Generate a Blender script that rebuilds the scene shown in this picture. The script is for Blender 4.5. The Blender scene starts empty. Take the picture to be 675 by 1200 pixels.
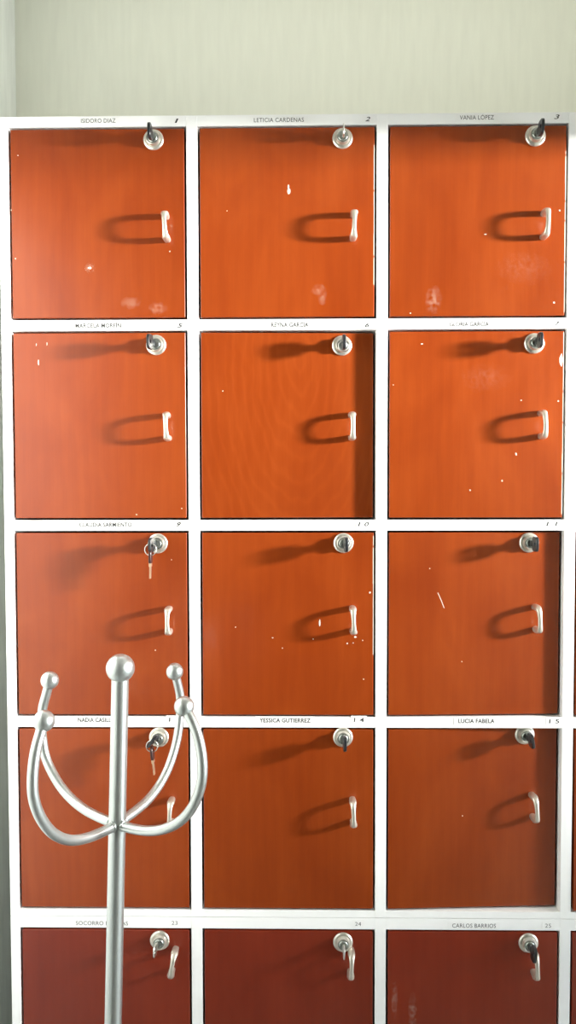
import bpy, bmesh, math, random
from mathutils import Vector, Matrix, Euler

random.seed(7)
S = bpy.context.scene
COL = S.collection
EYE = 1.80                                   # eye height above the floor, metres

# ------------------------------------------------------------------ helpers
def link(o, parent=None):
    COL.objects.link(o)
    if parent is not None:
        o.parent = parent
    return o

def mesh_obj(name, bm, mats, parent=None, smooth=False, angle=None):
    me = bpy.data.meshes.new(name)
    bm.normal_update()
    bm.to_mesh(me)
    bm.free()
    for m in (mats if isinstance(mats, (list, tuple)) else [mats]):
        me.materials.append(m)
    if smooth:
        for p in me.polygons:
            p.use_smooth = True
        if angle:
            me.set_sharp_from_angle(angle=math.radians(angle))
    return link(bpy.data.objects.new(name, me), parent)

def thing(name, label, cat, loc=(0, 0, 0), group=None):
    o = bpy.data.objects.new(name, None)
    o.empty_display_size = 0.02
    link(o)
    o.location = loc
    tag(o, label, cat, group)
    return o

def tag(o, label=None, cat=None, group=None, kind=None):
    if label: o['label'] = label
    if cat: o['category'] = cat
    if group: o['group'] = group
    if kind: o['kind'] = kind
    return o

def box(bm, x0, x1, y0, y1, z0, z1, bev=0.0, seg=2, mat=0):
    vs = [bm.verts.new((x, y, z)) for x in (x0, x1) for y in (y0, y1) for z in (z0, z1)]
    idx = [(0, 1, 3, 2), (4, 6, 7, 5), (0, 4, 5, 1), (2, 3, 7, 6), (0, 2, 6, 4), (1, 5, 7, 3)]
    fs = [bm.faces.new([vs[i] for i in f]) for f in idx]
    for f in fs: f.material_index = mat
    if bev > 0:
        es = {e for f in fs for e in f.edges}
        r = bmesh.ops.bevel(bm, geom=list(es), offset=bev, segments=seg, profile=0.5, affect='EDGES')
        for f in r['faces']: f.material_index = mat
    return fs

def lathe(bm, prof, seg=40, mat=0, center=(0, 0, 0)):
    """profile of (radius, outward) revolved about the -Y axis"""
    cx, cy, cz = center
    rings = []
    for r, d in prof:
        if r < 1e-6:
            rings.append([bm.verts.new((cx, cy - d, cz))])
        else:
            rings.append([bm.verts.new((cx + r * math.cos(2 * math.pi * i / seg), cy - d,
                                        cz + r * math.sin(2 * math.pi * i / seg))) for i in range(seg)])
    for a, b in zip(rings, rings[1:]):
        for i in range(seg):
            j = (i + 1) % seg
            if len(a) == 1:
                f = bm.faces.new((a[0], b[j], b[i]))
            elif len(b) == 1:
                f = bm.faces.new((a[i], a[j], b[0]))
            else:
                f = bm.faces.new((a[i], a[j], b[j], b[i]))
            f.material_index = mat
    return rings

def catmull(pts, n=6):
    P = [Vector(p) for p in pts]
    P = [P[0] * 2 - P[1]] + P + [P[-1] * 2 - P[-2]]
    out = []
    for i in range(1, len(P) - 2):
        a, b, c, d = P[i - 1:i + 3]
        for k in range(n):
            t = k / n
            out.append(0.5 * ((2 * b) + (c - a) * t + (2 * a - 5 * b + 4 * c - d) * t * t + (3 * b - a - 3 * c + d) * t ** 3))
    out.append(P[-2])
    return out

def sweep(bm, pts, size, seg=20, side=Vector((1, 0, 0)), power=1.0, mat=0, caps=True):
    """tube along pts; size(i, n) -> (half along side, half across); side kept as first axis"""
    rings = []
    n = len(pts)
    for i, p in enumerate(pts):
        t = (pts[min(i + 1, n - 1)] - pts[max(i - 1, 0)]).normalized()
        a = (side - t * side.dot(t)).normalized()
        b = t.cross(a)
        sa, sb = size(i, n)
        ring = []
        for k in range(seg):
            th = 2 * math.pi * k / seg
            c, s = math.cos(th), math.sin(th)
            c = math.copysign(abs(c) ** power, c); s = math.copysign(abs(s) ** power, s)
            ring.append(bm.verts.new(p + a * (sa * c) + b * (sb * s)))
        rings.append(ring)
    for r0, r1 in zip(rings, rings[1:]):
        for k in range(seg):
            f = bm.faces.new((r0[k], r0[(k + 1) % seg], r1[(k + 1) % seg], r1[k]))
            f.material_index = mat
    if caps:
        bm.faces.new(list(reversed(rings[0]))).material_index = mat
        bm.faces.new(rings[-1]).material_index = mat

def ball(bm, c, r, u=32, v=20):
    bmesh.ops.create_uvsphere(bm, u_segments=u, v_segments=v, radius=r, matrix=Matrix.Translation(c))

# ------------------------------------------------------------------ materials
def mat(name):
    m = bpy.data.materials.new(name)
    m.use_nodes = True
    nt = m.node_tree
    return m, nt, nt.nodes['Principled BSDF']

def N(nt, kind, **kw):
    n = nt.nodes.new(kind)
    for k, v in kw.items():
        setattr(n, k, v)
    return n

def simple(name, col, rough=0.5, metal=0.0, spec=0.5, noise=0.0, nscale=60):
    m, nt, b = mat(name)
    b.inputs['Roughness'].default_value = rough
    b.inputs['Metallic'].default_value = metal
    b.inputs['Specular IOR Level'].default_value = spec
    if noise > 0:
        tc = N(nt, 'ShaderNodeTexCoord')
        no = N(nt, 'ShaderNodeTexNoise'); no.inputs['Scale'].default_value = nscale; no.inputs['Detail'].default_value = 3
        nt.links.new(tc.outputs['Object'], no.inputs['Vector'])
        r = N(nt, 'ShaderNodeValToRGB')
        r.color_ramp.elements[0].position = 0.3; r.color_ramp.elements[1].position = 0.7
        r.color_ramp.elements[0].color = tuple(c * (1 - noise) for c in col) + (1,)
        r.color_ramp.elements[1].color = tuple(min(1, c * (1 + noise)) for c in col) + (1,)
        nt.links.new(no.outputs['Fac'], r.inputs['Fac'])
        nt.links.new(r.outputs['Color'], b.inputs['Base Color'])
    else:
        b.inputs['Base Color'].default_value = tuple(col) + (1,)
    return m

def wood(name, dark, mid, light, rough=0.24, fig=None):
    m, nt, b = mat(name)
    L = nt.links.new
    tc = N(nt, 'ShaderNodeTexCoord')
    oi = N(nt, 'ShaderNodeObjectInfo')
    mul = N(nt, 'ShaderNodeMath', operation='MULTIPLY'); mul.inputs[1].default_value = 37.0
    L(oi.outputs['Random'], mul.inputs[0])
    add = N(nt, 'ShaderNodeVectorMath', operation='ADD')
    L(tc.outputs['Object'], add.inputs[0]); L(mul.outputs[0], add.inputs[1])
    # long soft figure
    mp = N(nt, 'ShaderNodeMapping'); mp.inputs['Scale'].default_value = (11, 11, 4.5)
    L(add.outputs[0], mp.inputs['Vector'])
    n1 = N(nt, 'ShaderNodeTexNoise'); n1.inputs['Scale'].default_value = 1.0; n1.inputs['Detail'].default_value = 4
    n1.inputs['Distortion'].default_value = 0.8
    L(mp.outputs[0], n1.inputs['Vector'])
    # fine vertical pores
    mp2 = N(nt, 'ShaderNodeMapping'); mp2.inputs['Scale'].default_value = (420, 420, 14)
    L(add.outputs[0], mp2.inputs['Vector'])
    n2 = N(nt, 'ShaderNodeTexNoise'); n2.inputs['Scale'].default_value = 1.0; n2.inputs['Detail'].default_value = 3
    L(mp2.outputs[0], n2.inputs['Vector'])
    # growth figure
    mp3 = N(nt, 'ShaderNodeMapping'); mp3.inputs['Scale'].default_value = (1, 1, 0.22)
    L(add.outputs[0], mp3.inputs['Vector'])
    w = N(nt, 'ShaderNodeTexWave', wave_type='BANDS', bands_direction='X')
    w.inputs['Scale'].default_value = 16; w.inputs['Distortion'].default_value = 7.0
    w.inputs['Detail'].default_value = 2; w.inputs['Detail Scale'].default_value = 0.7
    L(mp3.outputs[0], w.inputs['Vector'])
    m1 = N(nt, 'ShaderNodeMath', operation='MULTIPLY_ADD'); m1.inputs[1].default_value = 0.06
    L(w.outputs['Fac'], m1.inputs[0]); L(n1.outputs['Fac'], m1.inputs[2])
    m2 = N(nt, 'ShaderNodeMath', operation='MULTIPLY_ADD'); m2.inputs[1].default_value = 0.22
    L(n2.outputs['Fac'], m2.inputs[0]); L(m1.outputs[0], m2.inputs[2])
    if fig:                                     # a cathedral figure, arches around one spot of the board
        mp4 = N(nt, 'ShaderNodeMapping'); mp4.inputs['Location'].default_value = (-fig[0], 0, -fig[1] * 0.42)
        mp4.inputs['Scale'].default_value = (1, 0, 0.42)
        L(tc.outputs['Object'], mp4.inputs['Vector'])
        w2 = N(nt, 'ShaderNodeTexWave', wave_type='RINGS', rings_direction='Y')
        w2.inputs['Scale'].default_value = 22; w2.inputs['Distortion'].default_value = 4.8
        w2.inputs['Detail'].default_value = 2.5; w2.inputs['Detail Scale'].default_value = 1.4
        L(mp4.outputs[0], w2.inputs['Vector'])
        pw = N(nt, 'ShaderNodeMath', operation='POWER'); pw.inputs[1].default_value = 3.0
        L(w2.outputs['Fac'], pw.inputs[0])
        m3 = N(nt, 'ShaderNodeMath', operation='MULTIPLY_ADD'); m3.inputs[1].default_value = 0.11
        L(pw.outputs[0], m3.inputs[0]); L(m2.outputs[0], m3.inputs[2])
        m2 = m3
    ramp = N(nt, 'ShaderNodeValToRGB')
    e = ramp.color_ramp.elements
    e[0].position = 0.36; e[0].color = dark + (1,)
    e[1].position = 0.92; e[1].color = light + (1,)
    k = e.new(0.64); k.color = mid + (1,)
    L(m2.outputs[0], ramp.inputs['Fac'])
    # each board a little different
    hs = N(nt, 'ShaderNodeHueSaturation')
    mr = N(nt, 'ShaderNodeMapRange'); mr.inputs['To Min'].default_value = 0.93; mr.inputs['To Max'].default_value = 1.07
    L(oi.outputs['Random'], mr.inputs['Value']); L(mr.outputs[0], hs.inputs['Value'])
    L(ramp.outputs['Color'], hs.inputs['Color'])
    L(hs.outputs['Color'], b.inputs['Base Color'])
    b.inputs['Roughness'].default_value = rough
    b.inputs['Specular IOR Level'].default_value = 0.44
    bp = N(nt, 'ShaderNodeBump'); bp.inputs['Strength'].default_value = 0.05; bp.inputs['Distance'].default_value = 0.001
    L(n2.outputs['Fac'], bp.inputs['Height']); L(bp.outputs[0], b.inputs['Normal'])
    return m

def wall_paint(name, col, streak=0.035):
    m, nt, b = mat(name)
    L = nt.links.new
    tc = N(nt, 'ShaderNodeTexCoord')
    mp = N(nt, 'ShaderNodeMapping'); mp.inputs['Scale'].default_value = (70, 70, 9)
    L(tc.outputs['Object'], mp.inputs['Vector'])
    n1 = N(nt, 'ShaderNodeTexNoise'); n1.inputs['Scale'].default_value = 1; n1.inputs['Detail'].default_value = 4
    L(mp.outputs[0], n1.inputs['Vector'])
    r = N(nt, 'ShaderNodeValToRGB')
    r.color_ramp.elements[0].position = 0.3; r.color_ramp.elements[1].position = 0.7
    r.color_ramp.elements[0].color = tuple(c * (1 - streak) for c in col) + (1,)
    r.color_ramp.elements[1].color = tuple(c * (1 + streak * 0.5) for c in col) + (1,)
    L(n1.outputs['Fac'], r.inputs['Fac']); L(r.outputs['Color'], b.inputs['Base Color'])
    b.inputs['Roughness'].default_value = 4.8
    bp = N(nt, 'ShaderNodeBump'); bp.inputs['Strength'].default_value = 0.16; bp.inputs['Distance'].default_value = 0.002
    L(n1.outputs['Fac'], bp.inputs['Height']); L(bp.outputs[0], b.inputs['Normal'])
    return m

M_WALL = wall_paint('cream_wall_paint', (0.78, 0.79, 0.68))
M_WALLSIDE = wall_paint('pale_grey_wall_paint', (0.84, 0.87, 0.82), 0.08)
M_CEIL = simple('ceiling_paint', (0.80, 0.80, 0.76), 0.8)
M_DARKWALL = simple('dark_unseen_wall', (0.10, 0.095, 0.085), 0.7, noise=0.1, nscale=6)  # unseen wall, made dark so reflections in doors and pole stay dim
M_FLOOR = simple('floor_tile', (0.42, 0.42, 0.40), 0.5, noise=0.12, nscale=8)
M_WHITE = simple('white_melamine', (0.915, 0.92, 0.91), 0.42, noise=0.012, nscale=30)
M_INNER = simple('shaded_interior_board', (0.30, 0.29, 0.27), 0.7)
M_WOOD = wood('varnished_cedar_panel', (0.197, 0.0275, 0.0032), (0.232, 0.0362, 0.0046), (0.270, 0.0475, 0.0070))
M_WOODFIG = wood('varnished_cedar_panel_with_arched_grain', (0.197, 0.0275, 0.0032), (0.232, 0.0362, 0.0046), (0.270, 0.0475, 0.0070), fig=(0.16, 0.10))
M_WOOD2 = wood('varnished_dark_red_panel', (0.158, 0.0185, 0.0066), (0.183, 0.0220, 0.0080), (0.208, 0.0265, 0.0098))  # lower unit's doors: darker and redder than the upper ones
M_CHIP = simple('chipped_pale_core', (0.72, 0.64, 0.53), 0.7)
def scuff_material():
    m, nt, b = mat('chalky_scuff')
    L = nt.links.new
    b.inputs['Base Color'].default_value = (0.75, 0.50, 0.36, 1); b.inputs['Roughness'].default_value = 0.8
    at = N(nt, 'ShaderNodeAttribute'); at.attribute_name = 'fade'
    tc = N(nt, 'ShaderNodeTexCoord')
    no = N(nt, 'ShaderNodeTexNoise'); no.inputs['Scale'].default_value = 160; no.inputs['Detail'].default_value = 4
    L(tc.outputs['Object'], no.inputs['Vector'])
    mr = N(nt, 'ShaderNodeMapRange'); mr.inputs['From Min'].default_value = 0.38; mr.inputs['From Max'].default_value = 0.75
    L(no.outputs['Fac'], mr.inputs['Value'])
    mu = N(nt, 'ShaderNodeMath', operation='MULTIPLY'); L(mr.outputs[0], mu.inputs[0]); L(at.outputs['Fac'], mu.inputs[1])
    L(mu.outputs[0], b.inputs['Alpha'])
    return m
M_SCUFF = scuff_material()
M_SATIN = simple('satin_nickel', (0.69, 0.65, 0.565), 0.33, metal=0.75)
M_LOCK = simple('lock_nickel', (0.70, 0.68, 0.61), 0.28, metal=0.85)
M_LOCKCORE = simple('lock_core_steel', (0.40, 0.43, 0.40), 0.25, metal=0.9)
M_SLOT = simple('keyway_black', (0.015, 0.015, 0.015), 0.6)
M_BLACK = simple('black_key_plastic', (0.012, 0.014, 0.016), 0.28)
M_BROWN = simple('dark_brown_key_plastic', (0.035, 0.012, 0.010), 0.35)
M_KEYMETAL = simple('nickel_key_metal', (0.72, 0.72, 0.68), 0.28, metal=1.0)
M_BRASS = simple('brass_key_metal', (0.78, 0.60, 0.42), 0.32, metal=0.9)
M_PIPE = simple('silver_lacquered_steel', (0.50, 0.535, 0.525), 0.31, metal=0.9, noise=0.02, nscale=300)
M_PAPER = simple('white_label_paper', (0.90, 0.90, 0.89), 0.6)
M_INK = simple('grey_print_ink', (0.05, 0.05, 0.05), 0.7)
M_INKDARK = simple('dark_print_ink', (0.02, 0.02, 0.02), 0.7)

# ------------------------------------------------------------------ room shell
CEIL = 2.95
WL = -0.593            # left wall face
WB = 0.40              # back wall face
WR = 0.80              # face of the added right wall
YF = -3.4              # front of the room, behind the camera
def struct(name, boxes, m):
    bm = bmesh.new()
    for b in boxes: box(bm, *b)
    o = mesh_obj(name, bm, m)
    o['kind'] = 'structure'
    return o
struct('floor', [(WL - 0.1, 4.2, YF, WB + 0.1, -0.1, 0.0)], M_FLOOR)
struct('ceiling', [(WL - 0.1, 4.2, YF, WB + 0.1, CEIL, CEIL + 0.1)], M_CEIL)
struct('wall_back', [(WL - 0.1, 4.2, WB, WB + 0.1, 0, CEIL)], M_WALL)
struct('wall_left', [(WL - 0.1, WL, YF, WB, 0, CEIL)], M_WALLSIDE)
struct('wall_front', [(WL - 0.1, 4.2, YF - 0.1, YF, 0, CEIL)], M_DARKWALL)
# added unseen wall: pier and wide opening, lintel placed to shade the top row
HEAD = 2.328
struct('wall_right_added', [(WR, WR + 0.12, -0.02, WB, 0, CEIL),
                      (WR, WR + 0.12, -1.25, -0.02, HEAD, CEIL),
                      (WR, WR + 0.12, YF, -1.25, 0, CEIL)], M_WALL)

# ------------------------------------------------------------------ lockers
XO, XP, OW = -0.4694, 0.3053, 0.2873       # openings: first left edge, pitch, width
ZP, OH = 0.3249, 0.3075
DEPTH = 0.385
XL, XR = -0.485, XO + 3 * XP + OW + 0.0156
GAP = 0.0035

def cabinet_body(parent, ztop, zbot, tops):
    bm = bmesh.new()
    bv = 0.0007
    xs = [XO + XP * i for i in range(4)]
    box(bm, XL, xs[0], 0, DEPTH, zbot, ztop, bv)                                   # left side
    for i in range(3):
        box(bm, xs[i] + OW, xs[i + 1], 0, DEPTH, zbot, ztop, bv)                   # dividers
    box(bm, xs[3] + OW, XR, 0, DEPTH, zbot, ztop, bv)
    zs = [ztop]
    for t in tops: zs += [t, t - OH]
    zs += [zbot]
    for i in range(4):
        for k in range(0, len(zs), 2):
            box(bm, xs[i] - 0.0002, xs[i] + OW + 0.0002, 0.0002, DEPTH - 0.006, zs[k + 1], zs[k], 0.0004)
    box(bm, XL + 0.002, XR - 0.002, DEPTH - 0.005, DEPTH, zbot + 0.002, ztop - 0.002)
    return mesh_obj('cabinet_body', bm, M_WHITE, parent)

CHIPS = {2: [(-0.0175, 2.2635, .0048, .0105), (-0.0181, 2.2705, .0026, .0090), (0.1198, 2.3285, .0018, .0035), (-0.117, 2.2332, .0018, .0018)],
 7: [(0.4209, 1.9924, .0065, .0225), (0.3498, 1.8418, .003, .0052), (0.3275, 1.7983, .0026, .004), (0.2759, 1.7832, .0025, .0033),
     (0.1968, 2.0193, .004, .002), (0.4169, 1.9268, .0027, .0027), (0.3572, 1.9283, .0022, .0022), (0.1509, 1.9537, .002, .0013)],
 10: [(0.0318, 1.5664, .0025, .013), (0.0902, 1.5432, .0048, .003), (0.0769, 1.5327, .0025, .0025), (0.0867, 1.5334, .0018, .0018),
      (0.1021, 1.5376, .0025, .0018), (0.1138, 1.6163, .0033, .0033), (-0.0454, 1.5417, .0027, .002), (-0.0294, 1.5248, .002, .002),
      (0.1036, 1.4735, .0026, .0026), (-0.1063, 1.5593, .002, .002), (0.021, 1.5397, .002, .0018)],
 5: [(-0.4251, 1.9917, .0018, .0095), (-0.4108, 2.022, .0013, .0065), (-0.4282, 2.0207, .0013, .005), (-0.2674, 1.7444, .0026, .002), (-0.1933, 1.7541, .002, .002)],
 3: [(0.4156, 2.2302, .0028, .0028), (0.4083, 2.0843, .003, .003), (0.178, 2.0685, .0022, .0022), (0.2976, 2.1933, .004, .0014)],
 1: [(-0.4602, 2.1592, .002, .0024), (-0.466, 2.2369, .0018, .0018), (-0.4536, 2.3235, .0026, .0016), (-0.2097, 2.1693, .0025, .0022), (-0.3398, 2.1435, .006, .004)],
 11: [(0.2116, 1.6554, .002, .002), (0.2653, 1.5019, .002, .002)],
 9: [(-0.2385, 1.521, .0022, .0022), (-0.2107, 1.6702, .0018, .0018)],
 6: [(-0.1254, 1.9451, .002, .002)], 15: [(0.2684, 1.2438, .0018, .0024)]}
SCUFF = {1: [(-0.3398, 2.1435, .020, .020), (-0.274, 2.0871, .036, .022), (-0.2297, 2.0787, .034, .022)], 2: [(0.031, 2.106, .026, .022), (0.0365, 2.0951, .016, .030)],
 3: [(0.36, 2.14, .10, .06), (0.215, 2.09, .03, .05)], 7: [(0.30, 1.965, .09, .05)], 25: [(0.156, 0.935, .012, .07), (0.186, 0.915, .016, .07)]}
SCRATCH = {11: [((0.2250, 1.6156), (0.2355, 1.5904), .0009)]}
WORN = {2: (-0.10, 0.125), 3: (-0.145, 0.11), 7: (-0.145, 0.148), 10: (-0.05, 0.145)}    # pale worn right edge, from/to about the middle

def blob(bm, x, z, w, h, rnd, mi):
    """a small irregular chip lying on the door face"""
    n = 9
    vs = []
    for k in range(n):
        a = 2 * math.pi * k / n
        j = rnd.uniform(0.75, 1.15)
        vs.append(bm.verts.new((x + w / 2 * math.cos(a) * j, -0.00015, z + h / 2 * math.sin(a) * j)))
    f = bm.faces.new(vs); f.material_index = mi
    if f.normal.y > 0: f.normal_flip()
    r = bmesh.ops.extrude_face_region(bm, geom=[f])
    for v in [g for g in r['geom'] if isinstance(g, bmesh.types.BMVert)]: v.co.y += 0.0004
    for ff in {ff for v in vs for ff in v.link_faces}: ff.material_index = mi

def make_door(parent, num, i, ztop, wmat, yaw=0.0, rec=0.0004, tilt=0.0, dz=(0, 0)):
    w = OW - 2 * GAP
    h = OH - 2 * GAP
    zc = ztop - OH / 2
    xl = XO + XP * i + GAP
    bm = bmesh.new()
    box(bm, 0, w, 0, 0.016, -h / 2, h / 2, 0.0011, 3)
    rnd = random.Random(num)
    for (x, z, cw, chh) in CHIPS.get(num, []):
        blob(bm, x - xl, z - zc, cw, chh, rnd, 1)
    for (a, b, tw) in SCRATCH.get(num, []):
        p, q = Vector((a[0] - xl, 0, a[1] - zc)), Vector((b[0] - xl, 0, b[1] - zc))
        sweep(bm, [p, (p + q) / 2 + Vector((.0004, 0, 0)), q], lambda k, n: (tw / 2, .0002), 6, Vector((1, 0, 0)), mat=1)
    lay = bm.loops.layers.float_color.new('fade') if num in SCUFF else None
    for (x, z, cw, chh) in SCUFF.get(num, []):
        n = 20
        rim = [bm.verts.new((x - xl + cw / 2 * math.cos(2 * math.pi * k / n), -.00008, z - zc + chh / 2 * math.sin(2 * math.pi * k / n))) for k in range(n)]
        cv = bm.verts.new((x - xl, -.00008, z - zc))
        st = 0.10 if cw > .05 else 0.42
        for k in range(n):
            f = bm.faces.new((cv, rim[k], rim[(k + 1) % n]))
            f.normal_update()
            if f.normal.y > 0: f.normal_flip()
            f.material_index = 2
            for lp in f.loops:
                lp[lay] = (st, st, st, 1) if lp.vert is cv else (0, 0, 0, 1)
    if num in WORN:
        z0, z1 = WORN[num]
        k = 0
        z = z0
        while z < z1:
            l = rnd.uniform(0.02, 0.05)
            zz = min(z + l, z1)
            box(bm, w - rnd.uniform(.0008, .0013), w + .0001, -.0001, .003, z, zz - rnd.choice([0, 0, .003]), mat=1)
            z = zz
    d = mesh_obj('door', bm, [wmat, M_CHIP, M_SCUFF], parent)
    d.location = (xl, rec, zc)
    d.rotation_euler = (math.radians(tilt), 0, math.radians(yaw))
    return d

def handle_mesh():
    bm = bmesh.new()
    pts = [(0, 0.001, -.0182), (0, -.006, -.0188), (0, -.014, -.0188), (0, -.0205, -.0172), (0, -.0242, -.0125), (0, -.0255, -.006),
           (0, -.0260, 0), (0, -.0255, .006), (0, -.0242, .0125), (0, -.0205, .0172), (0, -.014, .0188), (0, -.006, .0188), (0, 0.001, .0182)]
    P = catmull(pts, 4)
    def size(i, n):
        t = abs(i / (n - 1) - 0.5) * 2          # 0 in the middle, 1 at the feet
        if t < 0.62:
            a = 0.0034 + 0.0027 * (t / 0.62) ** 2.2
        else:
            a = 0.0061 - 0.0011 * (t - 0.62) / 0.38
        return a, 0.0027 + 0.0021 * min(1, t / 0.75) ** 1.5
    sweep(bm, P, size, 24, Vector((1, 0, 0)), 0.8)
    return bm

def lock_mesh():
    bm = bmesh.new()
    lathe(bm, [(.0163, 0), (.0164, .0014), (.0158, .0025), (.0140, .0036), (.0122, .0040), (.0117, .0038)], 48)
    lathe(bm, [(.0117, .0030), (.0116, .0098), (.0110, .0112), (.0098, .0117), (.0090, .0113), (.0084, .0098)], 44)
    lathe(bm, [(.0084, .0088), (.0082, .0110), (.0074, .0124), (.0066, .0128), (0, .0129)], 40, mat=1)
    box(bm, -.0008, .0008, -.0132, -.0122, -.0044, .0044, mat=2)
    return bm

HANDLE_ME = None
LOCK_ME = None
def shared(name, kind, parent):
    global HANDLE_ME, LOCK_ME
    if kind == 'h':
        if HANDLE_ME is None:
            o = mesh_obj(name, handle_mesh(), M_SATIN, parent, True, 60); HANDLE_ME = o.data
            return o
        return link(bpy.data.objects.new(name, HANDLE_ME), parent)
    if LOCK_ME is None:
        o = mesh_obj(name, lock_mesh(), [M_LOCK, M_LOCKCORE, M_SLOT], parent, True, 40); LOCK_ME = o.data
        return o
    return link(bpy.data.objects.new(name, LOCK_ME), parent)

LOCK = {1: (-0.2345, 2.3462), 2: (0.0685, 2.3458), 3: (0.3755, 2.3473), 5: (-0.2329, 2.0193), 6: (0.0685, 2.0187), 7: (0.3771, 2.0193),
        9: (-0.2330, 1.6971), 10: (0.0705, 1.6976), 11: (0.3744, 1.6973), 13: (-0.2336, 1.3763), 14: (0.0699, 1.3773), 15: (0.3713, 1.3789),
        23: (-0.2350, 1.0337), 24: (0.0702, 1.0328), 25: (0.3770, 1.0335)}
HAND = {1: (-0.2140, 2.2060, 3), 2: (0.0859, 2.2061, -2), 3: (0.3896, 2.2067, -2), 5: (-0.2145, 1.8871, 2), 6: (0.0839, 1.8876, 0), 7: (0.3889, 1.8887, 2),
        9: (-0.2146, 1.5715, 0), 10: (0.0856, 1.5724, 2), 11: (0.3854, 1.5733, 3), 13: (-0.2132, 1.2541, -2), 14: (0.0860, 1.2554, 2), 15: (0.3845, 1.2595, 4),
        23: (-0.2116, 1.0015, -10), 24: (0.0829, 1.0015, -2), 25: (0.3851, 1.0030, 3)}
YAW = {6: 2.5, 11: 2.2, 15: 3.0, 7: 0.15, 3: 0.1}
LOCKW = {}                                     # where each lock stands in the room, and its door's turn

upper = thing('locker_cabinet', 'upper white locker cabinet with four rows of orange brown wooden doors under the cream wall', 'lockers', (0, 0, 0))
lower = thing('locker_cabinet', 'lower white locker cabinet with dark reddish brown doors beneath the upper lockers', 'lockers', (0, 0, 0))
ZT = 2.3676
UT, SEAM = 2.3845, 1.0735
ut = [ZT - ZP * k for k in range(4)]
lt = [1.0541 - ZP * k for k in range(3)]
cabinet_body(upper, UT, SEAM + 0.0004, ut)
cabinet_body(lower, SEAM - 0.0004, 0.08, lt)
bm = bmesh.new(); box(bm, XL + .01, XR - .01, 0.03, DEPTH - .02, 0.0, 0.081)
mesh_obj('plinth', bm, M_WHITE, lower)

def fill_row(parent, ztop, nums, wmat):
    for i, num in enumerate(nums):
        known = num in LOCK
        d = make_door(parent, num, i, ztop, M_WOODFIG if num == 6 else wmat, YAW.get(num, 0.0), tilt=(-0.6 if num == 16 else 0.0),
                      rec=(-0.0012 if num == 16 else 0.0004))
        if num in (6, 11, 15):
            d['label'] = 'door pushed slightly in at its right edge'
        R = Matrix.Translation(d.location) @ d.rotation_euler.to_matrix().to_4x4()
        if known:
            lx, lz = LOCK[num]; hx, hz, hr = HAND[num]
        else:
            lx, lz = XO + XP * i + OW - .0525, ztop - .0210
            hx, hz, hr = XO + XP * i + OW - .0375, ztop - (.0526 if parent is lower else .150), 0
        lk = shared('lock_cylinder', 'l', d)
        lk.location = (lx - d.location.x, 0, lz - d.location.z)
        hd = shared('handle', 'h', d)
        hd.location = (hx - d.location.x, 0, hz - d.location.z)
        hd.rotation_euler = (0, math.radians(-hr), 0)
        LOCKW[num] = (R @ Vector(lk.location), d.rotation_euler.z)
for k, nums in enumerate([(1, 2, 3, 4), (5, 6, 7, 8), (9, 10, 11, 12), (13, 14, 15, 16)]):
    fill_row(upper, ut[k], nums, M_WOOD)
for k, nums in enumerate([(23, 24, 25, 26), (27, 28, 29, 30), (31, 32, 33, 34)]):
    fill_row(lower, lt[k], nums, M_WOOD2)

# ------------------------------------------------------------------ paper labels with lettering
def text_mesh(body, thin=0.0):
    cu = bpy.data.curves.new('lettering', 'FONT')
    cu.body = body
    cu.size = 1.0
    cu.offset = thin
    cu.resolution_u = 3
    cu.space_character = 1.05
    o = bpy.data.objects.new('lettering', cu)
    COL.objects.link(o)
    dg = bpy.context.evaluated_depsgraph_get()
    me = bpy.data.meshes.new_from_object(o.evaluated_get(dg))
    vs = [tuple(v.co) for v in me.vertices]
    fs = [tuple(p.vertices) for p in me.polygons]
    bpy.data.objects.remove(o); bpy.data.curves.remove(cu); bpy.data.meshes.remove(me)
    return vs, fs

def paper_label(parent, name, body, x, z, width, cap, pw, ph, ink, thin=0.0, shear=0.0, paper=M_PAPER):
    bm = bmesh.new()
    box(bm, x - pw / 2, x + pw / 2, -.00025, .0001, z - ph / 2, z + ph / 2)
    vs, fs = text_mesh(body, thin)
    x0 = min(v[0] for v in vs); x1 = max(v[0] for v in vs)
    y0 = 0.0; y1 = 0.70                          # baseline and cap height of the lettering
    sx = width / (x1 - x0); sy = cap / (y1 - y0)
    nv = []
    for v in vs:
        yy = (v[1] - 0.35) * sy
        nv.append(bm.verts.new((x + (v[0] - (x0 + x1) / 2) * sx + shear * yy, -.0004, z + yy)))
    for f in fs:
        try:
            ff = bm.faces.new([nv[i] for i in f])
        except ValueError:
            continue
        ff.normal_update()
        if ff.normal.y > 0: ff.normal_flip()
        ff.material_index = 1
    return mesh_obj(name, bm, [paper, ink], parent)

NAMES = [(1, 'ISIDORO DIAZ', -0.3231, 2.3771, 0.0557), (2, 'LETICIA CARDENAS', -0.0332, 2.3759, 0.0797), (3, 'VANIA L\u00d3PEZ', 0.2823, 2.3771, 0.0541),
 (5, 'MARCELA MORF\u00cdN', -0.3267, 2.0511, 0.0744), (6, 'REYNA GARC\u00cdA', -0.0163, 2.0509, 0.0602), (7, 'GLORIA GARC\u00cdA', 0.2725, 2.0506, 0.0632),
 (9, 'CLAUDIA SARMIENTO', -0.3184, 1.728, 0.0862), (13, 'NADIA CASILLAS', -0.3353, 1.4051, 0.0644), (14, 'YESSICA GUTIERREZ', -0.0254, 1.4052, 0.0843),
 (15, 'LUCIA FABELA', 0.2886, 1.4049, 0.0593), (23, 'SOCORRO BARAJAS', -0.3316, 1.0623, 0.0872), (25, 'CARLOS BARRIOS', 0.2872, 1.062, 0.0719)]
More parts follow.
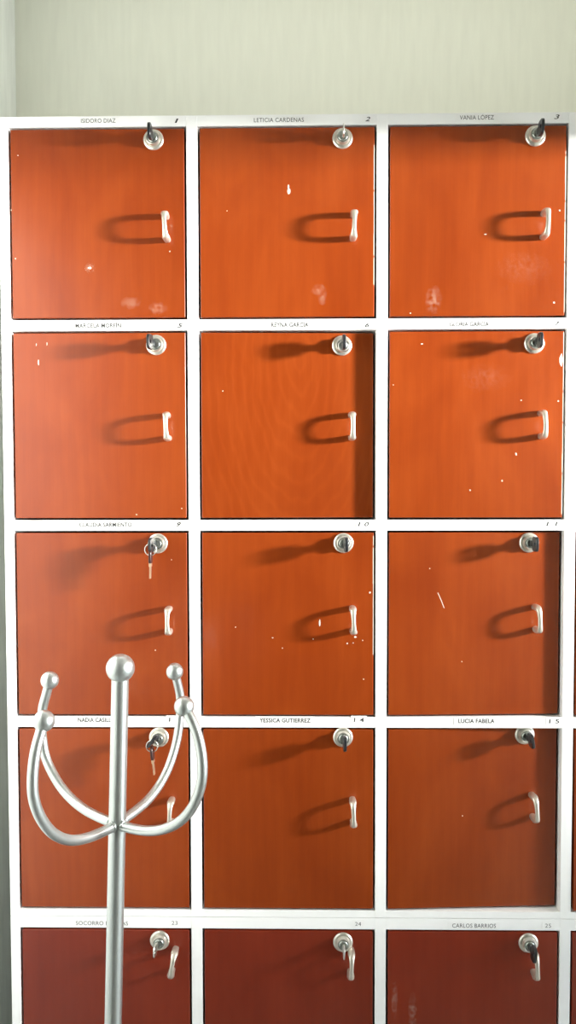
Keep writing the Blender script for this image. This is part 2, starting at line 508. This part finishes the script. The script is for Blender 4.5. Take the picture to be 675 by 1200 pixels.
NUMS = [(1, '1', -0.1971, 2.376), (2, '2', 0.1095, 2.376), (3, '3', 0.4096, 2.3770), (5, '5', -0.1937, 2.0506), (6, '6', 0.1089, 2.0499), (7, '7', 0.4132, 2.0508),
 (9, '9', -0.1986, 1.7285), (10, '10', 0.1035, 1.7284), (11, '11', 0.4085, 1.7286), (13, '13', -0.2085, 1.4059), (14, '14', 0.0963, 1.4061), (15, '15', 0.4157, 1.4048),
 (23, '23', -0.2101, 1.0635), (24, '24', 0.0952, 1.0637), (25, '25', 0.4093, 1.0628)]
for num, body, x, z, wd in NAMES:
    par = lower if num > 20 else upper
    paper_label(par, 'name_label', body, x, z, wd, .0068, wd + .014, .0125, M_INK, thin=(0.026 if 4 < num < 16 else 0.0))
for num, body, x, z in NUMS:
    par = lower if num > 20 else upper
    if num > 20:
        paper_label(par, 'number_label', body, x, z, .0098, .0066, .020, .0120, M_INK, thin=-0.008)
    elif num >= 10:
        paper_label(par, 'number_label', ' '.join(body), x, z, .0165, .0066, .026, .0135, M_INKDARK, thin=0.02, shear=(0.35 if num < 12 else 0.1))
    else:
        paper_label(par, 'number_label', body, x, z, (.0030 if num == 1 else .0066), .0068, .020, .0135, M_INKDARK, thin=(0.012 if num < 4 else 0.03), shear=0.45)

# ------------------------------------------------------------------ keys
def key_head_bm(kind):
    """flat bow standing in the YZ plane, hole across X"""
    bm = bmesh.new()
    th = {'black': .0024, 'metal': .0011, 'spare': .0020}[kind]
    hw = {'black': .0120, 'metal': .0095, 'spare': .0085}[kind]
    y0, y1 = -.0215, (-.0430 if kind != 'metal' else -.0400)
    n = 28
    cy = (y0 + y1) / 2
    a = abs(y1 - y0) / 2
    outer, inner = [], []
    hole_y = cy - a * 0.42
    for k in range(n):
        t = 2 * math.pi * k / n
        c, s = math.cos(t), math.sin(t)
        c2 = math.copysign(abs(c) ** 0.55, c); s2 = math.copysign(abs(s) ** 0.55, s)
        outer.append((cy + a * c2, hw * s2))
        inner.append((hole_y + .0032 * c, .0032 * s))
    def loop(pts, x, sc=1.0):
        return [bm.verts.new((x, cy + (p[0] - cy) * sc, p[1] * sc)) for p in pts]
    b = 0.0007
    o0, o1 = loop(outer, -th + b), loop(outer, th - b)
    f0, f1 = loop(outer, -th, .94), loop(outer, th, .94)
    i0 = [bm.verts.new((-th, p[0], p[1])) for p in inner]; i1 = [bm.verts.new((th, p[0], p[1])) for p in inner]
    for A, B in ((i0, f0), (f0, o0), (o0, o1), (o1, f1), (f1, i1), (i1, i0)):
        for k in range(n):
            j = (k + 1) % n
            bm.faces.new((A[k], A[j], B[j], B[k]))
    if kind == 'black':                         # moulded neck reaching back to the lock
        box(bm, -.0026, .0026, y0 - .002, y0 + .0085, -.0050, .0050, .0008)
    bmesh.ops.recalc_face_normals(bm, faces=bm.faces)
    return bm

def key_blade_bm(extra=0.0, ln=.0150):
    bm = bmesh.new()
    box(bm, -.0011, .0011, -.0225, -.0225 + ln + extra, -.0036, .0036, .0004)
    # shoulder by the bow
    box(bm, -.0017, .0017, -.0235, -.0165, -.0056, .0056, .0006)
    # bitting
    if extra > 0:
        for k in range(5):
            box(bm, -.0009, .0009, -.0160 + k * .004, -.0138 + k * .004, -.0048 + .0006 * (k % 3), -.0030)
    return bm

KEYS = [  # locker, head, turn of the key (deg about the lock axis), side-to-side droop, label
 (1, 'black', 0, 0, 'black headed key standing in the lock of locker 1, top left'),
 (2, 'metal', 0, 0, 'thin silver key in the lock of locker 2, top row'),
 (3, 'black', 2, 0, 'black headed key in the lock of locker 3, top right door'),
 (5, 'black', 0, 8, 'black headed key in the lock of locker 5, below locker 1'),
 (6, 'black', 0, 0, 'black headed key holding an empty ring in the lock of locker 6'),
 (7, 'black', 0, 0, 'black headed key in the lock of locker 7, second row right'),
 (9, 'black', 0, 8, 'black headed key in the lock of locker 9 holding a ring and spare key'),
 (10, 'black', 0, -4, 'black headed key upright in the lock of locker 10, third row middle'),
 (11, 'black', 0, 0, 'black headed key in the lock of locker 11, third row right'),
 (13, 'black', 38, 10, 'slanted key in the lock of locker 13, behind the coat stand arm'),
 (14, 'black', 0, -2, 'black headed key pointing down in the lock of locker 14, fourth row middle'),
 (15, 'black', -8, 0, 'black headed key in the lock of locker 15, fourth row right'),
 (23, 'metal', 0, 5, 'bare silver key in the lock of locker 23, bottom left'),
 (24, 'metal', 4, 0, 'bare silver key in the lock of locker 24, bottom middle'),
 (25, 'black', 6, 0, 'black headed key in the lock of locker 25, bottom right'),
]
protos = {}
KEYM = {}
def key_at(kind, M, label, group):
    root = thing('locker_key', label, 'key', group=group)
    if kind not in protos:
        hm = {'black': M_BLACK, 'metal': M_KEYMETAL, 'spare': M_BROWN}[kind]
        bmm = {'black': M_KEYMETAL, 'metal': M_KEYMETAL, 'spare': M_BRASS}[kind]
        h = mesh_obj('key_head', key_head_bm(kind), hm, root, True, 35)
        b = mesh_obj('key_blade', key_blade_bm(.010 if kind == 'spare' else 0.0), bmm, root)
        protos[kind] = (h, b)
    else:
        for p in protos[kind]:
            c = p.copy(); COL.objects.link(c); c.parent = root
    root.matrix_world = M
    return root
for num, kind, turn, droop, label in KEYS:
    p, yaw = LOCKW[num]
    # key axis leaves the lock face; droop swings the head a little sideways
    M = Matrix.Translation(p) @ Matrix.Rotation(yaw, 4, 'Z') @ Matrix.Rotation(math.radians(turn), 4, 'Y') @ Matrix.Rotation(math.radians(-droop), 4, 'Z')
    key_at(kind, M, label, 'keys in the locker locks')
    KEYM[num] = M

def ring_at(c, r, yaw, label, wire=.0009):
    bm = bmesh.new()
    n = 40
    pts = [Vector((r * math.cos(2 * math.pi * k / n), 0.0012 * math.cos(math.pi * k / n), r * math.sin(2 * math.pi * k / n))) for k in range(n + 1)]
    rings = []
    for i, p in enumerate(pts):
        rad = Vector((p.x, 0, p.z)).normalized()
        rings.append([bm.verts.new(p + rad * (wire * math.cos(2 * math.pi * k / 8)) + Vector((0, wire * 1.3 * math.sin(2 * math.pi * k / 8), 0))) for k in range(8)])
    for a, b in zip(rings, rings[1:]):
        for k in range(8):
            bm.faces.new((a[k], a[(k + 1) % 8], b[(k + 1) % 8], b[k]))
    bm.faces.new(rings[0]); bm.faces.new(list(reversed(rings[-1])))
    bmesh.ops.recalc_face_normals(bm, faces=bm.faces)
    o = mesh_obj('key_ring', bm, M_KEYMETAL, None, True)
    o.location = c
    o.rotation_euler = (0, 0, yaw)
    tag(o, label, 'key ring', 'key rings on the locker keys')
    return o

HOLE = Vector((0, -.0368, 0))
def hang_ring(num, r, label):
    h = KEYM[num] @ HOLE
    c = h - Vector((0, 0, r - .0022))
    ring_at(c, r, 0.0, label)
    return c
hang_ring(6, .0088, 'empty wire ring hanging from the key of locker 6')
for num, lab, lab2, swing in ((9, 'wire ring on the key of locker 9 with a spare key on it', 'spare key with brass blade hanging below the lock of locker 9', 1.5),
                              (13, 'wire ring on the key of locker 13 with a spare key on it', 'spare key hanging below the lock of locker 13, partly behind the coat stand', -5)):
    c = hang_ring(num, .0092, lab)
    # spare key hangs head up from the bottom of the ring
    foot = c - Vector((0, 0, .0092 - .0022))
    M = Matrix.Translation(foot) @ Matrix.Rotation(math.radians(swing), 4, 'Y') @ Matrix.Rotation(math.radians(-90), 4, 'X') @ Matrix.Translation(-HOLE)
    key_at('spare', M, lab2, 'spare keys hanging on rings')

# ------------------------------------------------------------------ coat stand
HUB = Vector((-0.2349, -0.3020, EYE - 0.4431))
TOP = Vector((-0.2287, -0.3020, EYE - 0.2381))
axis = (TOP - HUB).normalized()
def on_axis(z): return HUB + axis * ((z - HUB.z) / axis.z)
FOOT = on_axis(0.03)
stand = thing('coat_stand', 'silver tubular coat stand with ball ended hooks in front of the lockers', 'coat stand', (FOOT.x, FOOT.y, 0))
def local(bm):
    for v in bm.verts: v.co -= stand.location
    return bm
bm = bmesh.new()
sweep(bm, [on_axis(0.028), on_axis(0.5), on_axis(1.2), TOP - axis * 0.010], lambda i, n: (.0109, .0109), 40)
mesh_obj('pole', local(bm), M_PIPE, stand, True, 50)
bm = bmesh.new(); ball(bm, TOP, .0181, 40, 24)
lathe_pts = None
mesh_obj('top_ball', local(bm), M_PIPE, stand, True)
ARMS = [(-114.0, [(0.0060, 0.0030), (0.036, 0.006), (0.0602, 0.0099), (0.0833, 0.0168), (0.1026, 0.0266), (0.1212, 0.0415), (0.1351, 0.0589), (0.1449, 0.077), (0.1503, 0.095), (0.1509, 0.113), (0.1488, 0.13), (0.1443, 0.1463), (0.1369, 0.162), (0.1316, 0.1731)]),
        (-32.2, [(0.0060, 0.0033), (0.0306, 0.0042), (0.0547, 0.0078), (0.0782, 0.0154), (0.1012, 0.0286), (0.1187, 0.0451), (0.131, 0.0641), (0.1389, 0.0848), (0.141, 0.1042), (0.1392, 0.1227), (0.1341, 0.1407), (0.1258, 0.1564), (0.1132, 0.1731)]),
        (63.7, [(0.0060, 0.0040), (0.0361, 0.0066), (0.0635, 0.0115), (0.0886, 0.022), (0.1091, 0.0374), (0.1245, 0.0573), (0.1344, 0.0771), (0.1394, 0.0962), (0.1424, 0.117), (0.1418, 0.1364), (0.1360, 0.1550), (0.1291, 0.1731)]),
        (148.2, [(0.0060, 0.0035), (0.0318, 0.0053), (0.0579, 0.0095), (0.0817, 0.0178), (0.1028, 0.0303), (0.1196, 0.0464), (0.1318, 0.0637), (0.1378, 0.0823), (0.1405, 0.107), (0.1378, 0.1324), (0.13, 0.1532), (0.1227, 0.1731)])]
for az, prof in ARMS:
    d = Vector((math.cos(math.radians(az)), math.sin(math.radians(az)), 0))
    side = Vector((-d.y, d.x, 0))
    pts = catmull([HUB + d * r + Vector((0, 0, z)) for r, z in prof], 6)
    bm = bmesh.new()
    sweep(bm, pts, lambda i, n: (.0062, .0062), 24, side)
    arm = mesh_obj('hook_arm', local(bm), M_PIPE, stand, True, 60)
    bm = bmesh.new(); ball(bm, pts[-1], .0121, 32, 20)
    mesh_obj('ball_tip', local(bm), M_PIPE, arm, True)
    # weld bead where the arm meets the pole
    bm = bmesh.new()
    c = HUB + d * 0.0118 + Vector((0, 0, .0040))
    pr = [(.0062 + .0009 * math.cos(t), .0016 * math.sin(t)) for t in [2 * math.pi * k / 10 for k in range(10)]]
    rg = []
    up = Vector((0, 0, 1))
    for q in range(24):
        th = 2 * math.pi * q / 24
        wob = 1 + 0.06 * math.sin(5 * th)
        rg.append([bm.verts.new(c + (side * math.cos(th) + up * math.sin(th)) * (a * wob) + d * b) for a, b in pr])
    for q in range(24):
        for k in range(10):
            bm.faces.new((rg[q][k], rg[(q + 1) % 24][k], rg[(q + 1) % 24][(k + 1) % 10], rg[q][(k + 1) % 10]))
    bmesh.ops.recalc_face_normals(bm, faces=bm.faces)
    mesh_obj('weld_bead', local(bm), M_PIPE, arm, True)
# weighted round foot standing on the floor
bm = bmesh.new()
lathe(bm, [(0, 0), (.165, 0), (.172, .004), (.172, .012), (.160, .019), (.060, .028), (.020, .040), (.0112, .052), (0, .052)], 56)
bmesh.ops.rotate(bm, verts=bm.verts, cent=(0, 0, 0), matrix=Matrix.Rotation(math.radians(-90), 3, 'X'))
bmesh.ops.recalc_face_normals(bm, faces=bm.faces)
mesh_obj('base', bm, M_PIPE, stand, True, 35)

# ------------------------------------------------------------------ light
def area(name, loc, target, sx, sy, power, col, spread=180):
    l = bpy.data.lights.new(name, 'AREA')
    l.shape = 'RECTANGLE'; l.size = sx; l.size_y = sy
    l.energy = power; l.color = col; l.spread = math.radians(spread)
    o = bpy.data.objects.new(name, l)
    COL.objects.link(o)
    o.location = loc
    d = (Vector(target) - Vector(loc))
    o.rotation_euler = d.to_track_quat('-Z', 'Y').to_euler()
    return o
area('daylight_from_the_right', (3.35, -0.98, 2.30), (-0.59, 0.06, 2.13), 0.30, 0.26, 37.5, (1.0, 0.98, 0.945), 40.5)
area('back_wall_fill', (0.1, 0.11, CEIL - 0.02), (0.1, 0.11, 0), 1.2, 0.10, 2.2, (1.0, 1.0, 0.97))  # added fill without a real fixture, brightens the back wall above the lockers
w = bpy.data.worlds.new('room_air'); S.world = w
w.use_nodes = True
bg = w.node_tree.nodes['Background']
bg.inputs['Color'].default_value = (0.90, 0.97, 1.05, 1)
bg.inputs['Strength'].default_value = 4.8

# ------------------------------------------------------------------ camera
def cam_axes(pitch, yaw, roll):
    cp, sp, cy, sy, cr, sr = math.cos(pitch), math.sin(pitch), math.cos(yaw), math.sin(yaw), math.cos(roll), math.sin(roll)
    f = Vector((sy * cp, cy * cp, -sp)); r = Vector((cy, -sy, 0)); u = r.cross(f)
    return cr * r + sr * u, -sr * r + cr * u, f
r, u, f = cam_axes(0.0391671, -0.0150256, -0.0019144)
cd = bpy.data.cameras.new('camera')
cd.sensor_fit = 'VERTICAL'; cd.sensor_height = 24.0; cd.lens = 24.0 * 950 / 1200
cd.clip_start = 0.05
co = bpy.data.objects.new('camera', cd)
COL.objects.link(co)
m = Matrix((r, u, -f)).transposed().to_4x4()
m.translation = Vector((0, -1.32, EYE))
co.matrix_world = m
S.camera = co

S.view_settings.view_transform = 'Standard'
S.view_settings.look = 'None'
S.view_settings.gamma = 1.0
S.view_settings.use_curve_mapping = False
S.view_settings.exposure = 0.0
S.cycles.use_denoising = True
S.cycles.max_bounces = 8
